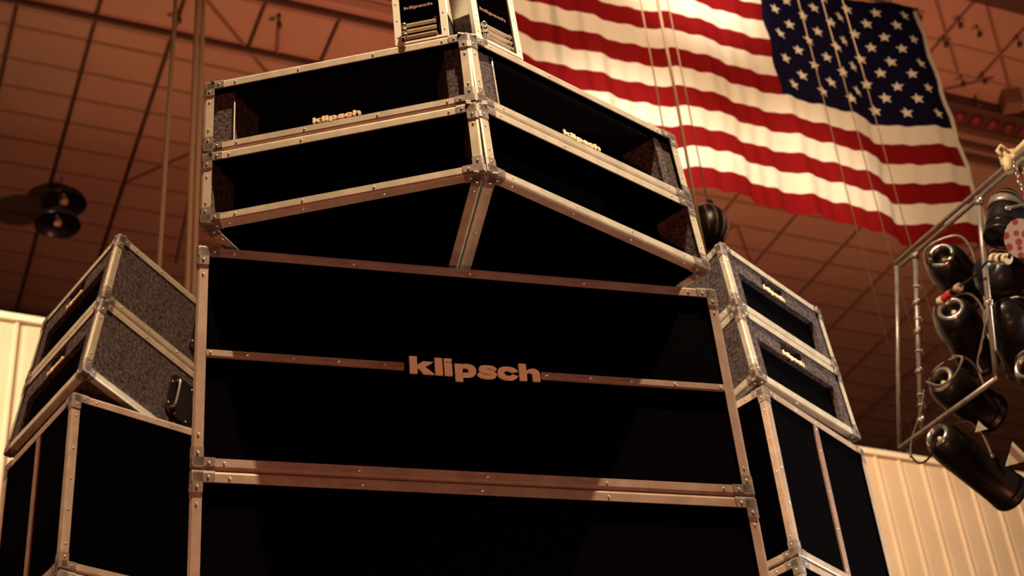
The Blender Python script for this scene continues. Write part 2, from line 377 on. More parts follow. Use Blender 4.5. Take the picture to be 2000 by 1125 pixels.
def horn_box(v, label, grp, xs, tx, lit):
    M = block(v) @ Matrix.Translation((0, 0, v[8]+.001)); r = thing('horn_cabinet', label, 'speaker', M, grp)
    W, H = v[6], v[7]-.001; c = Cab(r, W, H, DEP, v[9], v[10]); c.rails(rnd=int(v[6]*777), riv=.17)
    c.shell(M_BODY, rec=.004, wall=.022, frontm=1)
    x0, x1, h0, h1 = .022, W-.022, .022, H-.022; xa, xb = xs; y1 = .011
    # baffle strips either side of the mouth and the lip under it
    bm = bmesh.new(); lip = .034
    box(bm, (x0-.003, y1, h0-.003), (xa, y1+.012, h1-.02)); box(bm, (xb, y1, h0-.003), (x1+.003, y1+.012, h1-.02))
    box(bm, (xa, y1, h0-.003), (xb, y1+.012, lip)); obj('baffle', bm, M_CARP, r)
    # rim returning from the frame to the baffle
    bm = bmesh.new(); a = [(x0, .004, h0), (x1, .004, h0), (x1, .004, h1), (x0, .004, h1)]; b = [(p[0], y1+.014, p[2]) for p in a]
    for i in range(4):
        j = (i+1) % 4; poly(bm, [a[i], a[j], b[j], b[i]])
    obj('rim', bm, M_BODY, r)
    # flaring mouth
    ya, yb = y1+.012, .36; t0, t1 = W*.5-.14, W*.5+.14
    top, bot = h1-.02, lip
    def fl(u): return u
    N = 10
    def ringp(u):
        y = ya+(yb-ya)*u; k = fl(u); return (xa+(t0-xa)*k, xb+(t1-xb)*k, bot+(H*.42-bot)*u*.5, top+(H*.58-top)*u*.5, y)
    for k in (0, 1):                        # lit outer part of the side walls, put in as a lighter material
        l0, r0, b0, q0, y0 = ringp(0); l1, r1, b1, q1, y2 = ringp(.26); bm = bmesh.new()
        a, b = ((l0, l1), (r0, r1))[k]; poly(bm, [(a, y0, b0), (b, y2, b1), (b, y2, q1), (a, y0, q0)]); obj('lit_mouth_side', bm, M_CARP, r)
    for nm, mt in (('flare_side', M_HORN), ('flare_plate', M_HORN)):
        bm = bmesh.new(); bm2 = bmesh.new()
        for i in range(N):
            l0, r0, b0, q0, y0 = ringp(i/N if nm == 'flare_plate' else .26+.74*i/N); l1, r1, b1, q1, y2 = ringp((i+1)/N if nm == 'flare_plate' else .26+.74*(i+1)/N)
            if nm == 'flare_side':
                poly(bm, [(l0, y0, b0), (l1, y2, b1), (l1, y2, q1), (l0, y0, q0)]); poly(bm2, [(r0, y0, b0), (r1, y2, b1), (r1, y2, q1), (r0, y0, q0)])
            else:
                poly(bm, [(l0, y0, b0), (r0, y0, b0), (r1, y2, b1), (l1, y2, b1)]); poly(bm, [(l0, y0, q0), (r0, y0, q0), (r1, y2, q1), (l1, y2, q1)])
        if nm == 'flare_plate':
            l1, r1, b1, q1, y2 = ringp(1); poly(bm, [(l1, y2, b1), (r1, y2, b1), (r1, y2, q1), (l1, y2, q1)])
            poly(bm, [(x0, ya, top), (x1, ya, top), (x1, ya, h1), (x0, ya, h1)])
        bmesh.ops.remove_doubles(bm, verts=bm.verts, dist=1e-5); obj(nm, bm, mt, r, norm=False)
        if nm == 'flare_side': obj(nm, bm2, mt, r, norm=False)
    # moulded edge of the mouth
    bm = bmesh.new(); e = .0032
    tube(bm, smoothpath([(xa, y1-.001, top-.004), (xa, y1-.001, bot+.02), (xa+.004, y1-.001, bot+.003), (xa+.03, y1-.001, bot)], 5), e, 8)
    obj('mouth_lip', bm, M_TUBE, r)
    # standing letters
    lettering('logo', (tx, .0015, .0355), (1, 0, 0), (0, 0, 1), .1285, .005, M_LOGO, r, (0, -1, 0))['label'] = 'cream raised lettering'
    return r
gc = 'angled cabinets on top of the centre stack'
mid_open(GH, 'closed black cabinet under the open horn speaker turned to the left', gc)
mid_open(IJ, 'closed black cabinet under the open horn speaker turned to the right', gc)
horn_box(GH, 'open horn speaker turned to the left, with small lettering on its lower edge', gc, (.078, .655), .294, True)
horn_box(IJ, 'open horn speaker turned to the right, bright frame and small lettering on its lower edge', gc, (.082, .668), .292, True)

def grille_box(v, upper, label, grp, handle=None, slot=(.37, .585)):
    z0 = v[8]+.001 if upper else 0; H = (v[7] if upper else v[8])-.001
    r = thing('grille_cabinet', label, 'speaker', block(v) @ Matrix.Translation((0, 0, z0)), grp)
    W = v[6]; c = Cab(r, W, H, DEP, v[9], v[10]); c.rails(rnd=int(v[6]*500)+upper, riv=.15)
    c.shell(M_CARP, rec=.004, wall=.02, frontm=1)
    x0, x1, h0, h1 = .02, W-.02, .02, H-.02
    gx0, gx1, gh0, gh1 = W*.125, W*.875, H*.10, H*.665
    sx0, sx1, sh1 = W*slot[0], W*slot[1], H*.885
    # carpeted face with two openings
    y = .004; sh0 = gh1+H*.06
    F = [((x0, h0), (gx0, h1)), ((gx1, h0), (x1, h1)), ((gx0, h0), (gx1, gh0)), ((gx0, gh1), (sx0, h1)), ((sx1, gh1), (gx1, h1)), ((sx0, gh1), (sx1, sh0)), ((sx0, sh1), (sx1, h1))]
    bm = bmesh.new()
    for (a, b), (c_, d) in F: poly(bm, [(a, y, b), (c_, y, b), (c_, y, d), (a, y, d)])
    def hole(a, b, c_, d, dep):
        q = [(a, b), (c_, b), (c_, d), (a, d)]
        for i in range(4):
            j = (i+1) % 4; poly(bm, [(q[i][0], y, q[i][1]), (q[j][0], y, q[j][1]), (q[j][0], y+dep, q[j][1]), (q[i][0], y+dep, q[i][1])])
    hole(gx0, gh0, gx1, gh1, .02); hole(sx0, sh0, sx1, sh1, .02)
    obj('face', bm, M_CARP, r, norm=False)
    bm = bmesh.new(); box(bm, (gx0-.004, y+.02, gh0-.004), (gx1+.004, y+.03, gh1+.004)); obj('grille_cloth', bm, M_BLK, r)
    bm = bmesh.new(); box(bm, (sx0-.004, y+.02, sh0-.002), (sx1+.004, y+.03, sh1+.004)); obj('slot', bm, M_BLK, r)
    lw = (sx1-sx0)*.96
    lettering('logo', (sx0+.003, y-.001, gh1+.003), (1, 0, 0), (0, 0, 1), lw, .004, M_LOGO, r, (0, -1, 0))['label'] = 'small cream lettering'
    if handle:
        # recessed carrying handle in the right hand side wall
        dR = (c.p[2]-c.p[1]).normalized(); n = c.n[1]; Z = V((0, 0, 1)); base = c.p[1] + dR*handle + Z*(H*.5) + n*.001
        hr = V(base); bm = bmesh.new(); pw, ph = .075, .085
        q = [hr + dR*a + Z*b for a, b in ((-pw, -ph+.015), (-pw+.015, -ph), (pw-.015, -ph), (pw, -ph+.015), (pw, ph-.015), (pw-.015, ph), (-pw+.015, ph), (-pw, ph-.015))]
        prism(bm, q, n*.004)
        for a, b in ((-.9, -.55), (-.9, .55), (-.4, .85), (-.4, -.85), (.4, .85), (.4, -.85), (.9, .55), (.9, -.55)): dome(bm, hr+dR*a*pw+Z*b*ph+n*.004, n, .0042, 1)
        hp = obj('handle_plate', bm, [M_PLUM, M_RIV], r)
        bm = bmesh.new(); tube(bm, smoothpath([hr-dR*.05+Z*.058+n*.004, hr-dR*.05+Z*.05+n*.022, hr-dR*.05-Z*.05+n*.022, hr-dR*.05-Z*.058+n*.004], 5), .005, 8); obj('handle_bar', bm, M_TUBE, hp)
    return r
grille_box(EE, 1, 'fibre covered speaker with aluminium edges, upper of the pair on the right hand stack', 'grille speakers on the right hand stack')
grille_box(EE, 0, 'fibre covered speaker with aluminium edges, lower of the pair on the right hand stack', 'grille speakers on the right hand stack')
grille_box(FF, 1, 'fibre covered speaker with aluminium edges, upper of the pair on the left hand stack', 'grille speakers on the left hand stack', .50)
grille_box(FF, 0, 'fibre covered speaker with aluminium edges, lower of the pair on the left hand stack', 'grille speakers on the left hand stack', .45)

# ---- small tweeter boxes on the very top
def tweeter(v, x0, W, label, plate):
    H, D = .34, .22; M = block(v) @ Matrix.Translation((x0, 0, v[7]+v[8]+.002))
    r = thing('tweeter_cabinet', label, 'speaker', M, 'small tweeter boxes on the very top')
    t = W*.125
    bm = bmesh.new()
    for a, b in (((0, -.003, 0), (t, .012, H)), ((W-t, -.003, 0), (W, .012, H)), ((t, -.003, H-t), (W-t, .012, H)), ((t, -.003, 0), (W-t, .012, t*.5))): box(bm, a, b)
    for h in (.03, .1, .17, .25, .31):
        for x_ in (t*.5, W-t*.5): dome(bm, (x_, -.003, h), (0, -1, 0), .0022, 1)
    obj('front_frame', bm, [M_PALE, M_TUBE], r)
    d1 = .13
    prof = [(.012, 0), (d1, 0), (d1, .20), (.06, H), (.012, H)]
    bm = bmesh.new(); prism(bm, [(.002, a, b) for a, b in prof], (W-.004, 0, 0)); obj('body', bm, M_CARP, r)
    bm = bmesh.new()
    for xx, off in ((.002, -.0025), (W-.002, .0025)): prism(bm, [(xx, a, b) for a, b in ((.012, .115), (d1, .20), (.06, H), (.012, H))], (off, 0, 0))  # light on the upper side, put in as pale plates
    obj('lit_side_patch', bm, M_PALE, r)['label'] = 'lit upper part of the side, shown as a pale plate'
    bm = bmesh.new(); box(bm, (t, .003, t*.5), (W-t, .0115, H-t)); obj('front_panel', bm, M_BODY, r)
    # stacked lens fins in the lower third
    for i in range(3):
        h = .020 + i*.0247; bm = bmesh.new(); xl, xr = t+.006, W-t-.012
        pts = [(xl, .003, h), (xl, -.006, h+.003), (xl, -.006, h+.0065), (xl, .003, h+.010)]
        prism(bm, pts, (xr-xl, 0, 0)); obj('lens_fin', bm, M_ALU, r)
    bm = bmesh.new(); xe = W-t-.013
    lathe(bm, [(0, -.011), (.006, -.011), (.009, -.006), (.009, .001)], Matrix.Translation((xe, -.002, .052)) @ Matrix.Scale(4.4, 4, (0, 0, 1)) @ Matrix.Rotation(pi/2, 4, 'X'), 16)
    obj('lens_end', bm, M_BRK, r, True)
    for h in (.024, .045, .066):
        bm = bmesh.new(); dome(bm, (t+.010, -.010, h), (0, -1, 0), .0088, 0, .8); obj('glint_cap', bm, M_CHRM, r, True)  # bright domes shaped after the white highlights on the fins
    lettering('logo', (t+.012, .003, .145), (1, 0, 0), (0, 0, 1), W-2*t-.03, .002, M_ORNG, r, (0, -1, 0))['label'] = 'faint orange lettering'
    return r
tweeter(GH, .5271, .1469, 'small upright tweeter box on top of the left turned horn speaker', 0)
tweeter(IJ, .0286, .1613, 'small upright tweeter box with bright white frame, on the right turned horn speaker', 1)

# ------------------------------------------------------------------ stage and floor below the picture
bm = bmesh.new(); zt = AO[2]-2*AH-.0015+EYE
def deck(x0, x1, y0, y1, zt_, nm, lab):
    bm = bmesh.new(); box(bm, (x0, y0, zt_-.12), (x1, y1, zt_-.001))
    o = obj(nm, bm, M_FLOR)
    for x_ in (x0+.1, (x0+x1)/2, x1-.1):
        for y_ in (y0+.1, y1-.1):
            b2 = bmesh.new(); tube(b2, [(x_, y_, 0), (x_, y_, zt_-.12)], .03, 10); obj('deck_leg', b2, M_TUBE, o)
    tag(o, lab, 'stage deck'); return o
deck(-1.15, .72, 3.02, 4.2, zt, 'stage_deck', 'raised deck carrying the centre stack of wide bass speakers')
deck(.1, 1.5, 4.55, 5.9, CZ-2*AH-.0015+EYE, 'stage_deck', 'raised deck carrying the right hand stack')
deck(-2.2, -.9, 4.22, 5.6, DZ-2*AH-.0015+EYE, 'stage_deck', 'raised deck carrying the left hand stack')
bm = bmesh.new(); poly(bm, [B(-40, -40, -EYE), B(60, -40, -EYE), B(60, 70, -EYE), B(-40, 70, -EYE)])
struct(obj('floor', bm, M_FLOR))

# ------------------------------------------------------------------ roof
ZR = 20.0
bm = bmesh.new(); q = [B(-40, -40, ZR), B(60, -40, ZR), B(60, 70, ZR), B(-40, 70, ZR)]; prism(bm, q, (0, 0, .3)); struct(obj('ceiling', bm, M_CEIL))
def bar(bm, p, q, wd, h, z=ZR):
    """a flat bar hung under the roof between two (a, b) points"""
    p3, q3 = B(*p, z), B(*q, z); d = (q3-p3).normalized(); s = V((-d.y, d.x, 0))*wd*.5
    prism(bm, [p3-s, p3+s, q3+s, q3-s], (0, 0, -h))
tn = [0]
def trim(bm, m, o_=None):
    tn[0] += 1; return struct(obj('trim_%d' % tn[0], bm, m))
# board seams
bm = bmesh.new(); b_ = 15.7
bs = [15.05, 16.36, 17.03, 20.92, 21.74, 22.46, 23.15, 23.87, 24.6, 25.36, 26.08, 26.68, 27.4, 28.1, 28.8, 29.5, 30.2, 31, 31.7, 32.4, 33.2, 34, 35, 36, 37, 38]
for y in bs: bar(bm, (-14, y), (40, y), .075 if y > 20 else .05, .012)
trim(bm, M_SEAM)
# long dark conduits
lefts = [-2.8, -1.48, -.16, 1.16, 2.46, 3.78, 5.10, 6.42]
for a_ in lefts:
    bm = bmesh.new(); bar(bm, (a_, 18.95 if a_ > 4.5 else 16), (a_, 20.24 if a_ > 4.5 else 40), .052, .05); trim(bm, M_BEAM)
for a_ in (14.2, 15.74, 17.3, 18.9, 20.38, 21.9, 23.4, 24.9):
    bm = bmesh.new(); bar(bm, (a_, 20.5), (a_, 40), .06, .03); trim(bm, M_BRCE)
for a_ in (17.18, 18.53, 19.9, 21.2):
    bm = bmesh.new(); bar(bm, (a_, 12), (a_, 17.1), .045, .04); trim(bm, M_BRCE)
# crossing beams: a dark pipe with a pale rib beside it
for (y, a0, a1, wd, m, h) in ((20.27, -14, 6.5, .065, M_BEAM, .10), (20.42, -14, 6.5, .10, M_RIBB, .03), (18.97, 4.9, 16, .07, M_BEAM, .12), (19.12, 4.6, 16, .11, M_RIBB, .03), (18.62, 4.9, 16, .18, M_RIBB, .06), (18.30, 4.9, 16, .10, M_BEAM, .12), (17.9, 4.9, 14, .16, M_RIBB, .05),
                              (14.95, 14, 34, .5, M_BEAM, .16)):
    bm = bmesh.new(); bar(bm, (a0, y), (a1, y), wd, h); trim(bm, m)
# diagonal braces
for p, q in (((4.12, 19.33), (6.9, 22.1)), ((3.80, 24.57), (5.3, 22.75)), ((5.30, 26.9), (5.08, 24.6)), ((16.25, 22.48), (17.89, 24.37)), ((16.20, 22.50), (15.4, 23.9)), ((17.38, 15.21), (20.9, 18.6)), ((16.3, 15.3), (18.0, 16.95)), ((18.5, 15.2), (20.4, 17.0)), ((17.9, 17.6), (18.8, 16.9))):
    bm = bmesh.new(); bar(bm, p, q, .05, .035); trim(bm, M_BRCE)
# deep gutter beam at right with a row of red lamp glasses under it
for (y, wd, m, h) in ((17.60, .12, M_BEAM, .25), (17.98, .52, M_BEAM, .08), (18.36, .16, M_RIBB, .22), (18.58, .15, M_BEAM, .10), (18.74, .10, M_RIBB, .18), (18.93, .14, M_BEAM, .10), (19.10, .09, M_RIBB, .16)):
    bm = bmesh.new(); bar(bm, (16.9, y), (32, y), wd, h); trim(bm, m)
for i in range(7):
    a_ = 18.37 + i*.395; c = B(a_, 17.99, ZR-.08)
    bm = bmesh.new(); lathe(bm, [(.15, 0), (.145, -.05), (.10, -.11), (0, -.13)], Matrix.Translation(c), 16)
    nm = ['first', 'second', 'third', 'fourth', 'fifth', 'sixth', 'seventh'][i]
    tag(obj('roof_lamp', bm, M_REDL, None, True), '%s dim red round glass from the flag, in the dark beam under the roof' % nm, 'lamp', 'red glasses in the roof beam')
# small hangers
def hanger(a_, b_, lab, L=.22, drop=0):
    bm = bmesh.new(); p = B(a_, b_, ZR); tube(bm, [p, p-V((0, 0, L))], .014, 8); box(bm, (p.x-.04, p.y-.04, p.z-L-.07), (p.x+.04, p.y+.04, p.z-L))
    tag(obj('roof_hanger', bm, M_BEAM), lab, 'hanger', 'small dark hangers under the roof')
for a_, b_, gl in ((17.11, 15.7, 'small dark hanger right of the flag, upper of the two on the slanting line'), (17.15, 16.21, 'small dark hanger right of the flag, lower of the two on the slanting line'),
                   (17.6, 15.79, 'small dark hanger alone between two slanting roof lines, top right'), (18.5, 15.78, 'small dark hanger nearest the top right corner of the picture'),
                   (18.48, 16.84, 'small dark hanger at the end of a short rod right of the starry canton'), (18.12, 17.03, 'small dark hanger on the second roof seam right of the starry canton'),
                   (16.26, 15.76, 'small dark hanger at the top right corner of the flag'), (18.77, 17.44, 'small dark hanger just above the beam with the red glasses')): hanger(a_, b_, gl)
hanger(3.76, 19.72, 'small dark hanger under the roof where the thin rope meets the top edge')
hanger(5.40, 19.30, 'small dark hanger under the roof above the left turned horn speaker', .25)
bm = bmesh.new(); bar(bm, (5.40, 19.30), (5.62, 20.24), .05, .04); trim(bm, M_BRCE)
bm = bmesh.new(); p = B(19.41, 17.22, ZR-.2); box(bm, (p.x-.17, p.y-.17, p.z-.16), (p.x+.17, p.y+.17, p.z+.2))
tag(obj('roof_box', bm, M_BRCE), 'square brown box hung under the roof at far right', 'box')
# two round reflectors at left
for (x_, y_, z_, lab) in ((-8.235, 23.288, 19.2, 'upper of two dark round roof lamps at left'), (-8.544*.962, 23.909*.962, 19.2*.962, 'lower of two dark round roof lamps at left')):
    r = thing('dome_lamp', lab, 'lamp', E3(x_*1.02, y_*1.02, z_*1.02), 'pair of dark round roof lamps')
    bm = bmesh.new(); lathe(bm, [(.42, 0), (.43, .02), (.38, .14), (.22, .24), (.07, .28), (.07, .34)], None, 28); lathe(bm, [(.41, .005), (.34, .12), (.14, .18)], None, 28); obj('shade', bm, M_PLUM, r, True, False); bm = bmesh.new(); tube(bm, [V((0, 0, .3)), V((0, 0, ZR-z_*1.02))], .011, 6); obj('stem', bm, M_BEAM, r)
    bm = bmesh.new(); lathe(bm, [(0, -.02), (.06, -.01), (.085, .06), (.05, .14), (0, .2)], None, 16); obj('bulb', bm, M_ROPE, r, True)

# ------------------------------------------------------------------ far wall of ribbed siding
A0, A1 = -12.0, 34.0; ang = .52/18.1; WL = 46.
def WB(s, off, z): return B(1.73+s, 24+s*ang, z) - HV*off
prof = []
s = -14.0; pitch = .62; ph = .12
while s < 34:
    prof += [(s, 0), (s+.03, .05), (s+.07, .05), (s+.11, 0), (s+.15, -.015), (s+.22, 0), (s+.42, .004)]
    s += pitch
bm = bmesh.new(); rows = [-EYE, 16.03]
vs = [[bm.verts.new(WB(x_, o_, z)) for x_, o_ in prof] for z in rows]
for i in range(len(prof)-1): bm.faces.new((vs[0][i], vs[0][i+1], vs[1][i+1], vs[1][i]))
struct(obj('wall_back', bm, M_WALL, None, False, False))
bm = bmesh.new(); prism(bm, [WB(-14, .10, 16.02), WB(34, .10, 16.02), WB(34, -.15, 16.02), WB(-14, -.15, 16.02)], (0, 0, .13)); trim(bm, M_WTOP)

# ------------------------------------------------------------------ flag
FA0, FA1, FZ0, FZ1 = 5.50, 11.27, 10.16, 13.93; FH = FZ1-FZ0
def flag_pt(a_, z, off=0.):
    u = (z-FZ0)/FH; lo = 1-.55*u; e = (a_-FA0)/(FA1-FA0)
    w_ = .05*sin(2.1*a_+.6) + .035*sin(5.3*a_+1.2+.5*u) + .022*sin(13.*a_+u) + .010*sin(29*a_)
    w_ += .22*math.exp(-((a_-10.3)/.35)**2)
    w_ += .10*math.exp(-((a_-8.75)/.4)**2)
    zz = z + .05*sin(1.6*a_) * .6 - .16*math.exp(-((1-u)/.12)**2)*0
    zz += -.05*sin(pi*e)*u
    a2 = a_ + .02*sin(9*z)
    return B(a2, 11+w_*lo-off, zz)
NA, NR = 230, 6
r = thing('american_flag', 'large red, white and blue striped flag with stars, hung flat from the roof', 'flag', B(11.2, 11, FZ0))
Mi = r.matrix_world.inverted()
CA = 8.95
zs = [FZ0 + FH*i/(13*NR) for i in range(13*NR+1)]; aa = [FA0+(FA1-FA0)*i/NA for i in range(NA+1)]
ci = min(range(NA+1), key=lambda i: abs(aa[i]-CA))
for nm, mt, test in (('red_stripes', M_RED, lambda i, st: not (i >= ci and st >= 6) and st % 2 == 0), ('white_stripes', M_WHT, lambda i, st: not (i >= ci and st >= 6) and st % 2 == 1), ('canton', M_BLU, lambda i, st: i >= ci and st >= 6)):
    bm = bmesh.new(); cache = {}
    def vv(i, j):
        if (i, j) not in cache: cache[i, j] = bm.verts.new(Mi @ flag_pt(aa[i], zs[j]))
        return cache[i, j]
    for j in range(13*NR):
        for i in range(NA):
            if test(i, j//NR):
                f = bm.faces.new((vv(i, j), vv(i+1, j), vv(i+1, j+1), vv(i, j+1))); f.smooth = True
    obj(nm, bm, mt, r, True, False)
zc0, zc1 = FZ0+FH*6/13, FZ1
for row in range(9):
    for cl in range(6 if row % 2 == 0 else 5):
        u = (1+2*cl+(row % 2))/12.; ca = CA+(FA1-CA)*u; cz = zc0+(zc1-zc0)*(row+1)/10.
        bm = bmesh.new(); pts = []
        for k in range(10):
            rr = .088 if k % 2 == 0 else .038; t = pi/2+k*pi/5; pts.append((ca+rr*.92*cos(t), cz+rr*sin(t)))
        cv = bm.verts.new(Mi @ flag_pt(ca, cz, .02)); ring = [bm.verts.new(Mi @ flag_pt(x_, z_, .02)) for x_, z_ in pts]
        for k in range(10): bm.faces.new((cv, ring[k], ring[(k+1) % 10]))
        obj('star', bm, M_WHT, r, False, False)
bm = bmesh.new(); tube(bm, [Mi @ (flag_pt(FA1, z)) for z in zs[::4]], .03, 6); obj('hem', bm, M_WHT, r)
bm = bmesh.new(); tube(bm, [Mi @ B(FA0-.1, 11.05, FZ1+.03), Mi @ B(FA1+.1, 11.05, FZ1+.03)], .03, 8); obj('hanging_pole', bm, M_TUBE, r)
for a_ in (5.8, 8.4, 11.0):
    bm = bmesh.new(); tube(bm, [Mi @ B(a_, 11.05, FZ1+.03), Mi @ B(a_, 11.05, ZR)], .012, 6); obj('hanging_line', bm, M_TUBE, r)

# ------------------------------------------------------------------ ropes from the roof
def rope(a0, b0, lab, rad, m=M_ROPE, z0=4.0, z1=ZR, a1=None):
    bm = bmesh.new(); a1 = a0 if a1 is None else a1; n = 10
    tube(bm, [B(a0+(a1-a0)*k/n, b0+.015*sin(k*1.7), z1+(z0-z1)*k/n) for k in range(n+1)], rad, 8)
    return tag(obj('hanging_rope', bm, m, None, True), lab, 'rope', 'ropes hanging from the roof')
rope(2.685, 14, 'thin pale rope hanging alone at left, beside the pair of ropes', .028, a1=2.50)
rope(2.885, 14, 'left rope of the close pair hanging beside the centre stack', .033)
rope(2.958, 14, 'right rope of the close pair hanging beside the centre stack', .031)
rope(5.948, 9, 'thin rope crossing the flag just right of the white framed tweeter box', .007, z0=5)
rope(6.135, 9, 'rope crossing the flag and passing the right end of the top speakers', .014, z0=5)
rope(8.328, 9, 'thin rope crossing the starry part of the flag, rightmost of the three', .005, z0=6.0)
rope(8.070, 9, 'thin rope crossing the starry part of the flag, middle of the three', .005, z0=6.0)
rope(7.772, 9, 'thin rope crossing the lower flag, leftmost of the three at right', .005, z0=6.0)

# ------------------------------------------------------------------ dark round lamp behind the centre stack
c = B(6.36, 9.25, 8.13)
r = thing('round_lamp', 'dark round louvred lamp peeping out behind the right end of the top speakers', 'lamp', c)
bm = bmesh.new(); r.scale = (1.12, 1.12, 1.12); lathe(bm, [(.0, -.20), (.08, -.185), (.14, -.14), (.165, -.05), (.168, .03), (.15, .11), (.10, .17), (.04, .20), (.03, .26)], Matrix.Rotation(.25, 4, 'Y'), 32); obj('shell', bm, M_CONE, r, True)
for k in range(7):
    t = -1.35 + k*.45; bm = bmesh.new(); pts = []
    for i in range(9):
        ph_ = -1.1 + i*.275; pts.append(V((.172*cos(ph_)*sin(t), -.172*cos(ph_)*cos(t), .19*sin(ph_))))
    tube(bm, pts, .011, 6); obj('louvre', bm, M_BRK, r, True)
bm = bmesh.new(); tube(bm, [V((.05, 0, .24)), V((.05, 0, ZR+EYE-c.z))], .006, 6); obj('suspension_cable', bm, M_ROPE, r)

# ------------------------------------------------------------------ lighting truss with lamps
TS = .72
def T(x_, y_, z_): return E3(x_*TS, y_*TS, z_*TS)
def away(p, k): return V((p.x*k, p.y*k, (p.z-EYE)*k+EYE))
def lerp(p, q, t): return p + (q-p)*t
TL, BL = T(2.502, 8.577, 5.82), T(2.321, 8.96, 4.703)
TRr = TL + (T(2.988, 7.554, 5.72)-TL)*1.0; TFar = TL + (T(2.988, 7.554, 5.72)-TL)*1.9
BR = T(2.74, 8.076, 4.621)
r = thing('lighting_truss', 'open steel frame hung at far right carrying the black stage lamps', 'truss', TL)
Ti = r.matrix_world.inverted()
def tpart(name, pts, rad, m=M_TUBE, par=None):
    bm = bmesh.new(); tube(bm, [Ti @ V(p) for p in pts], rad, 12); return obj(name, bm, m, par or r, True)
dz = V((0, 0, .036))
M_DARK = M_BEAM
tpart('top_rail', [TL+dz*.6, TFar+dz*.6], .0105); tpart('top_rail', [TL-dz*.4+(TRr-TL)*.03, TL-dz*.4+(TFar-TL)], .0105)
tpart('end_post', [TL, BL], .0115)
tpart('bottom_rail', [BL, lerp(BL, BR, 1.02)], .0115)
V2a, V2b = T(2.584, 8.404, 5.766), T(2.427, 8.735, 4.71)
tpart('post', [V2a, V2b], .0125)
V3a, V3b = T(2.830, 7.885, 5.40), T(2.742, 8.072, 4.62)
tpart('post', [T(2.868, 7.808, 5.705), V3a, V3b], .0125)
# hook plate and clamps
for p in (V2a, T(2.868, 7.808, 5.70), lerp(V2a, V2b, .45), lerp(V2a, V2b, .68), lerp(V2a, V2b, .96), lerp(V3a, V3b, .42), lerp(V2a, V2b, .28)):
    bm = bmesh.new(); q = Ti @ p; d = (V3b-V3a).normalized(); x, y, z = frame_of(d)
    M = Matrix(((x.x, y.x, z.x, q.x), (x.y, y.y, z.y, q.y), (x.z, y.z, z.z, q.z), (0, 0, 0, 1)))
    lathe(bm, [(.012, -.012), (.019, -.010), (.019, .010), (.012, .012)], M, 14); dome(bm, q-V((-.004, .022, 0)), (-.3, -1, -.2), .0105, 1, .8)
    obj('clamp', bm, [M_TUBE, M_CHRM], r)
tie = M_CREM
for t in (.17, .36, .55, .80, .86):
    bm = bmesh.new(); q = Ti @ lerp(V2a, V2b, t); tube(bm, [q + V((.017*cos(k*.9), .017*sin(k*.9), -.003*k)) for k in range(9)], .0028, 5); obj('cable_tie', bm, tie, r)
# top hoist fitting
h0 = T(3.010, 7.50, 5.78)
bm = bmesh.new(); q = Ti @ h0
box(bm, tuple(q+V((-.03, -.02, -.02))), tuple(q+V((.05, .03, .03)))); tube(bm, [q+V((-.02, -.02, -.02)), q+V((-.025, -.02, -.09))], .020, 8); tube(bm, [q+V((.02, -.02, .0)), q+V((.12, -.10, .05))], .016, 8); tube(bm, [q+V((-.01, -.03, .02)), q+V((-.03, -.03, .045)), q+V((-.05, -.03, .02)), q+V((-.04, -.03, -.01))], .009, 8)
obj('hoist_bracket', bm, M_CREM, r)
for dx_, L in ((.0, .33), (.03, .40), (.055, .36)):
    bm = bmesh.new(); n = int(L/.022)
    for k in range(n):
        cpt = q+V((dx_+.004*sin(k), -.03, -.05-k*.021)); ax = k % 2
        tube(bm, [cpt+V(((.006 if ax else 0)*cos(t), (0 if ax else .006)*cos(t), .013*sin(t))) for t in [i*pi/4 for i in range(9)]], .0026, 5)
    obj('hoist_chain', bm, M_CHRM, r)

RW, UW, FWD = rt2, up2, fw
def camdir(x_, y_, z_):       # direction given as right / up / away in the photographer's view of the truss
    return (RW*x_ + UW*y_ + FWD*z_).normalized()
LAMPS = [
 # centre px-plane position (truss units), axis, radius, length, kind, label
 (T(2.690, 8.225, 5.620), camdir(.55, -.50, .66), .098, .34, 'open', 'black stage lamp at top left of the truss, directly above the red plug'),
 (T(2.668, 8.275, 5.250), camdir(.50, -.58, .62), .098, .40, 'open', 'black stage lamp second from the top in the left column, open ring at its back'),
 (T(2.565, 8.520, 4.905), camdir(.74, -.46, .50), .098, .36, 'hook', 'black stage lamp third down in the left column, with a pale cable looped over it'),
 (T(2.490, 8.650, 4.590), camdir(.77, -.56, .42), .092, .52, 'open', 'long black stage lamp hanging below the truss in front of the cream wall'),
 (T(2.950, 7.630, 5.548)-fw*.02, camdir(-.26, -.78, -.56), .076, .20, 'drum', 'short rounded black stage lamp at the top of the truss under the upper rail'),
 (T(2.870, 7.790, 5.200)+fw*.20, camdir(.80, -.45, .30), .118, .34, 'plain', 'large black stage lamp at the right edge beside the cream plugs'),
 (T(2.855, 7.850, 4.935)+fw*.05, camdir(.45, -.70, .50), .100, .34, 'plain', 'black stage lamp at the right edge right of the inner post'),
 (T(2.860, 7.850, 4.545), camdir(.70, -.40, .55), .088, .36, 'open', 'black stage lamp low at the right edge with a bright rear ring'),
]
lamp_roots = []; lamp_mats = []
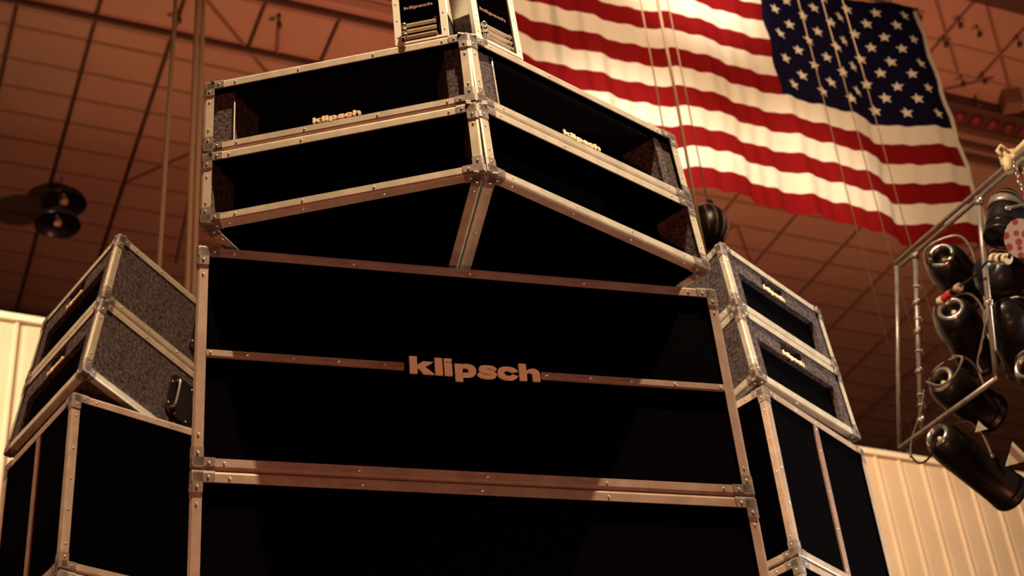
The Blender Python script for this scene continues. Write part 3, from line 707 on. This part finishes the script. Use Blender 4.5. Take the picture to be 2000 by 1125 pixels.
for i, (p, ax, rad, L, kind, lab) in enumerate(LAMPS):
    p = away(p, 1.022)
    x, y, z = frame_of(ax); M = Matrix(((x.x, y.x, z.x, p.x), (x.y, y.y, z.y, p.y), (x.z, y.z, z.z, p.z), (0, 0, 0, 1)))
    lr = thing('stage_lamp', lab, 'stage lamp', M, 'black stage lamps on the truss'); lamp_roots.append(lr); lamp_mats.append(M.copy())
    bm = bmesh.new(); k = rad
    lathe(bm, [(k*.50, -.012), (k*.66, -.010), (k*.86, .022), (k*.98, .07), (k, .12), (k, L-.02), (k*1.05, L-.02), (k*1.05, L), (k*.96, L), (k*.94, L-.05), (k*.4, L-.12), (0, L-.14)], None, 32)
    for hh in (.14, L-.06): lathe(bm, [(k, hh), (k*1.02, hh+.003), (k*1.02, hh+.012), (k, hh+.015)], None, 32)
    obj('housing', bm, M_PLUM, lr, True)
    if kind in ('open', 'hook'):
        bm = bmesh.new(); lathe(bm, [(k*.44, .01), (k*.44, -.012), (k*.50, -.0185), (k*.60, -.017), (k*.66, -.008)], None, 32); obj('rear_ring', bm, M_CHRM if kind == 'open' else M_TUBE, lr, True)
        bm = bmesh.new(); lathe(bm, [(k*.45, .008), (k*.40, .03), (0, .05)], None, 24); obj('rear_well', bm, M_CABL, lr, True, False)
        bm = bmesh.new(); tube(bm, [V((k*.05, k*.1, .035)), V((k*.10, k*.25, -.01))], .011, 8); obj('socket_plug', bm, M_CREM, lr, True)
    elif kind == 'drum':
        bm = bmesh.new(); lathe(bm, [(0, -.062), (k*.35, -.058), (k*.7, -.038), (k*.93, -.004), (k*1.0, .03), (k*1.01, .05), (k*.98, .05)], None, 32); obj('rear_cap', bm, M_TUBE, lr, True)
        bm = bmesh.new(); lathe(bm, [(0, L-.012), (k*.2, L-.012), (k*.24, L-.004), (k*.3, L-.012), (k*.97, L-.010)], None, 32); obj('front_disc', bm, M_PLUM, lr, True, False)
        bm = bmesh.new(); lathe(bm, [(0, .004), (k*.26, .004), (k*.30, -.004), (k*.36, .0)], Matrix.Translation((-k*.55, -k*.55, -.012)) @ Matrix.Rotation(.6, 4, 'Y'), 20); obj('rear_port', bm, M_CABL, lr, True)
    else:
        bm = bmesh.new(); lathe(bm, [(0, -.05), (k*.3, -.045), (k*.6, -.02), (k*.7, .0)], None, 28); obj('rear_cap', bm, M_PLUM, lr, True)
    # yoke: bracket on both sides meeting at a stem
    bm = bmesh.new(); yk = [V((-k*1.06, 0, L*.5)), V((-k*1.12, -k*.9, L*.35)), V((-k*.7, -k*1.45, L*.22)), V((k*.7, -k*1.45, L*.22)), V((k*1.12, -k*.9, L*.35)), V((k*1.06, 0, L*.5))]
    tube(bm, smoothpath(yk, 5), .0065, 6)
    dome(bm, (-k*1.06, 0, L*.5), (-1, 0, 0), .014, 0); dome(bm, (k*1.06, 0, L*.5), (1, 0, 0), .014, 0)
    obj('yoke', bm, M_TUBE, lr, True)
# gel frame on the long lamp, white card behind
for (pp, s_, lab) in ((T(2.645, 8.276, 4.421), .030, 'small pale triangular card'), (T(2.745, 8.080, 4.11), .062, 'pale card at the front end')):
    bm = bmesh.new(); c0 = away(pp, 1.06)
    prism(bm, [c0 + RW*(-s_)+UW*(-s_*.7), c0 + RW*s_*.9+UW*(-s_*.2), c0 + RW*(s_*.3)+UW*s_*.2, c0-RW*s_*.5+UW*s_*1.0], FWD*.004)
    hold = lamp_roots[2 if s_ < .05 else 3]; bm.transform(lamp_mats[2 if s_ < .05 else 3].inverted()); obj('gel_frame', bm, M_WTOP, hold)['label'] = lab
# red patterned gel at the right edge
c0 = away(T(2.961, 7.611, 5.271), .965); bm = bmesh.new()
prism(bm, [c0 + RW*.062*cos(t) + UW*.080*sin(t) for t in [i*pi/9 for i in range(18)]], FWD*.006)
tag(obj('spotted_gel', bm, M_PNK), 'pale disc with red spots at the right edge, before the lamps', 'gel')
# plugs
def plug(p, q, cols, lab, rad=.021):
    t = thing('cable_plug', lab, 'plug', p); ti = t.matrix_world.inverted(); n = len(cols)
    for k, m in enumerate(cols):
        bm = bmesh.new(); a_ = ti @ lerp(p, q, k/n+.01); b_ = ti @ lerp(p, q, (k+1)/n-.01); rr = rad*(1 if k % 2 == 0 else .86)
        tube(bm, [a_, lerp(a_, b_, .12), lerp(a_, b_, .88), b_], [rr*.85, rr, rr, rr*.85], 16); obj('plug_segment', bm, m, t)
    return t
plug(T(2.845, 7.93, 5.365)-fw*.10, T(2.885, 7.80, 5.265)-fw*.10, [M_CREM, M_BRK, M_CREM, M_CABL, M_CREM], 'cream and grey banded cable plug between the lamps', .024)
plug(T(2.61, 8.34, 5.36)-fw*.05, T(2.70, 8.14, 5.33)-fw*.05, [M_CREM, M_REDP, M_REDP, M_CABL, M_ROPE], 'red cable plug tied to the second post', .020)
def cable(pts, lab, rad, m):
    bm = bmesh.new(); tube(bm, smoothpath(pts, 8), rad, 8); return tag(obj('lamp_cable', bm, m, None, True), lab, 'cable', 'cables on the truss')
def near(x_, y_, z_, k=0.): return T(x_, y_, z_) - fw*k
cable([near(2.70, 8.14, 5.335, .05), near(2.75, 8.05, 5.34, .12), near(2.80, 7.96, 5.36, .12), near(2.84, 7.90, 5.33, .1)], 'grey cable running from the red plug to the right', .0055, M_CABL)
cable([near(2.885, 7.79, 5.262, .1), near(2.93, 7.70, 5.32, .1), near(2.98, 7.58, 5.42, .1), near(3.02, 7.48, 5.50, .1)], 'black cable rising from the cream plug to the right edge', .008, M_CABL)
cable([near(2.485, 8.62, 4.97, .04), near(2.515, 8.55, 4.905, .12), near(2.575, 8.44, 4.90, .14), near(2.625, 8.34, 4.955, .12), near(2.600, 8.39, 5.0, .08)], 'pale cable looped over the third lamp from the second post', .005, M_GCAB)
cable([near(2.775, 7.99, 5.14, .03), near(2.765, 8.02, 5.05, .06), near(2.715, 8.12, 4.90, .05), near(2.69, 8.17, 4.80, .02), near(2.70, 8.16, 4.72, 0)], 'grey cable hanging in an arc beside the inner post', .0048, M_GCAB)
cable([near(2.47, 8.65, 4.93, .03), near(2.44, 8.71, 4.83, .03), near(2.375, 8.85, 4.70, .02), near(2.350, 8.90, 4.60, .02)], 'grey cable leading down from the second post to the lower corner', .0045, M_GCAB)
cable([near(2.345, 8.91, 4.67, .0), near(2.38, 8.85, 4.53, .0), near(2.43, 8.74, 4.505, .0), near(2.475, 8.63, 4.57, .0)], 'black cable sagging in a loop below the lower corner of the truss', .0048, M_CABL)
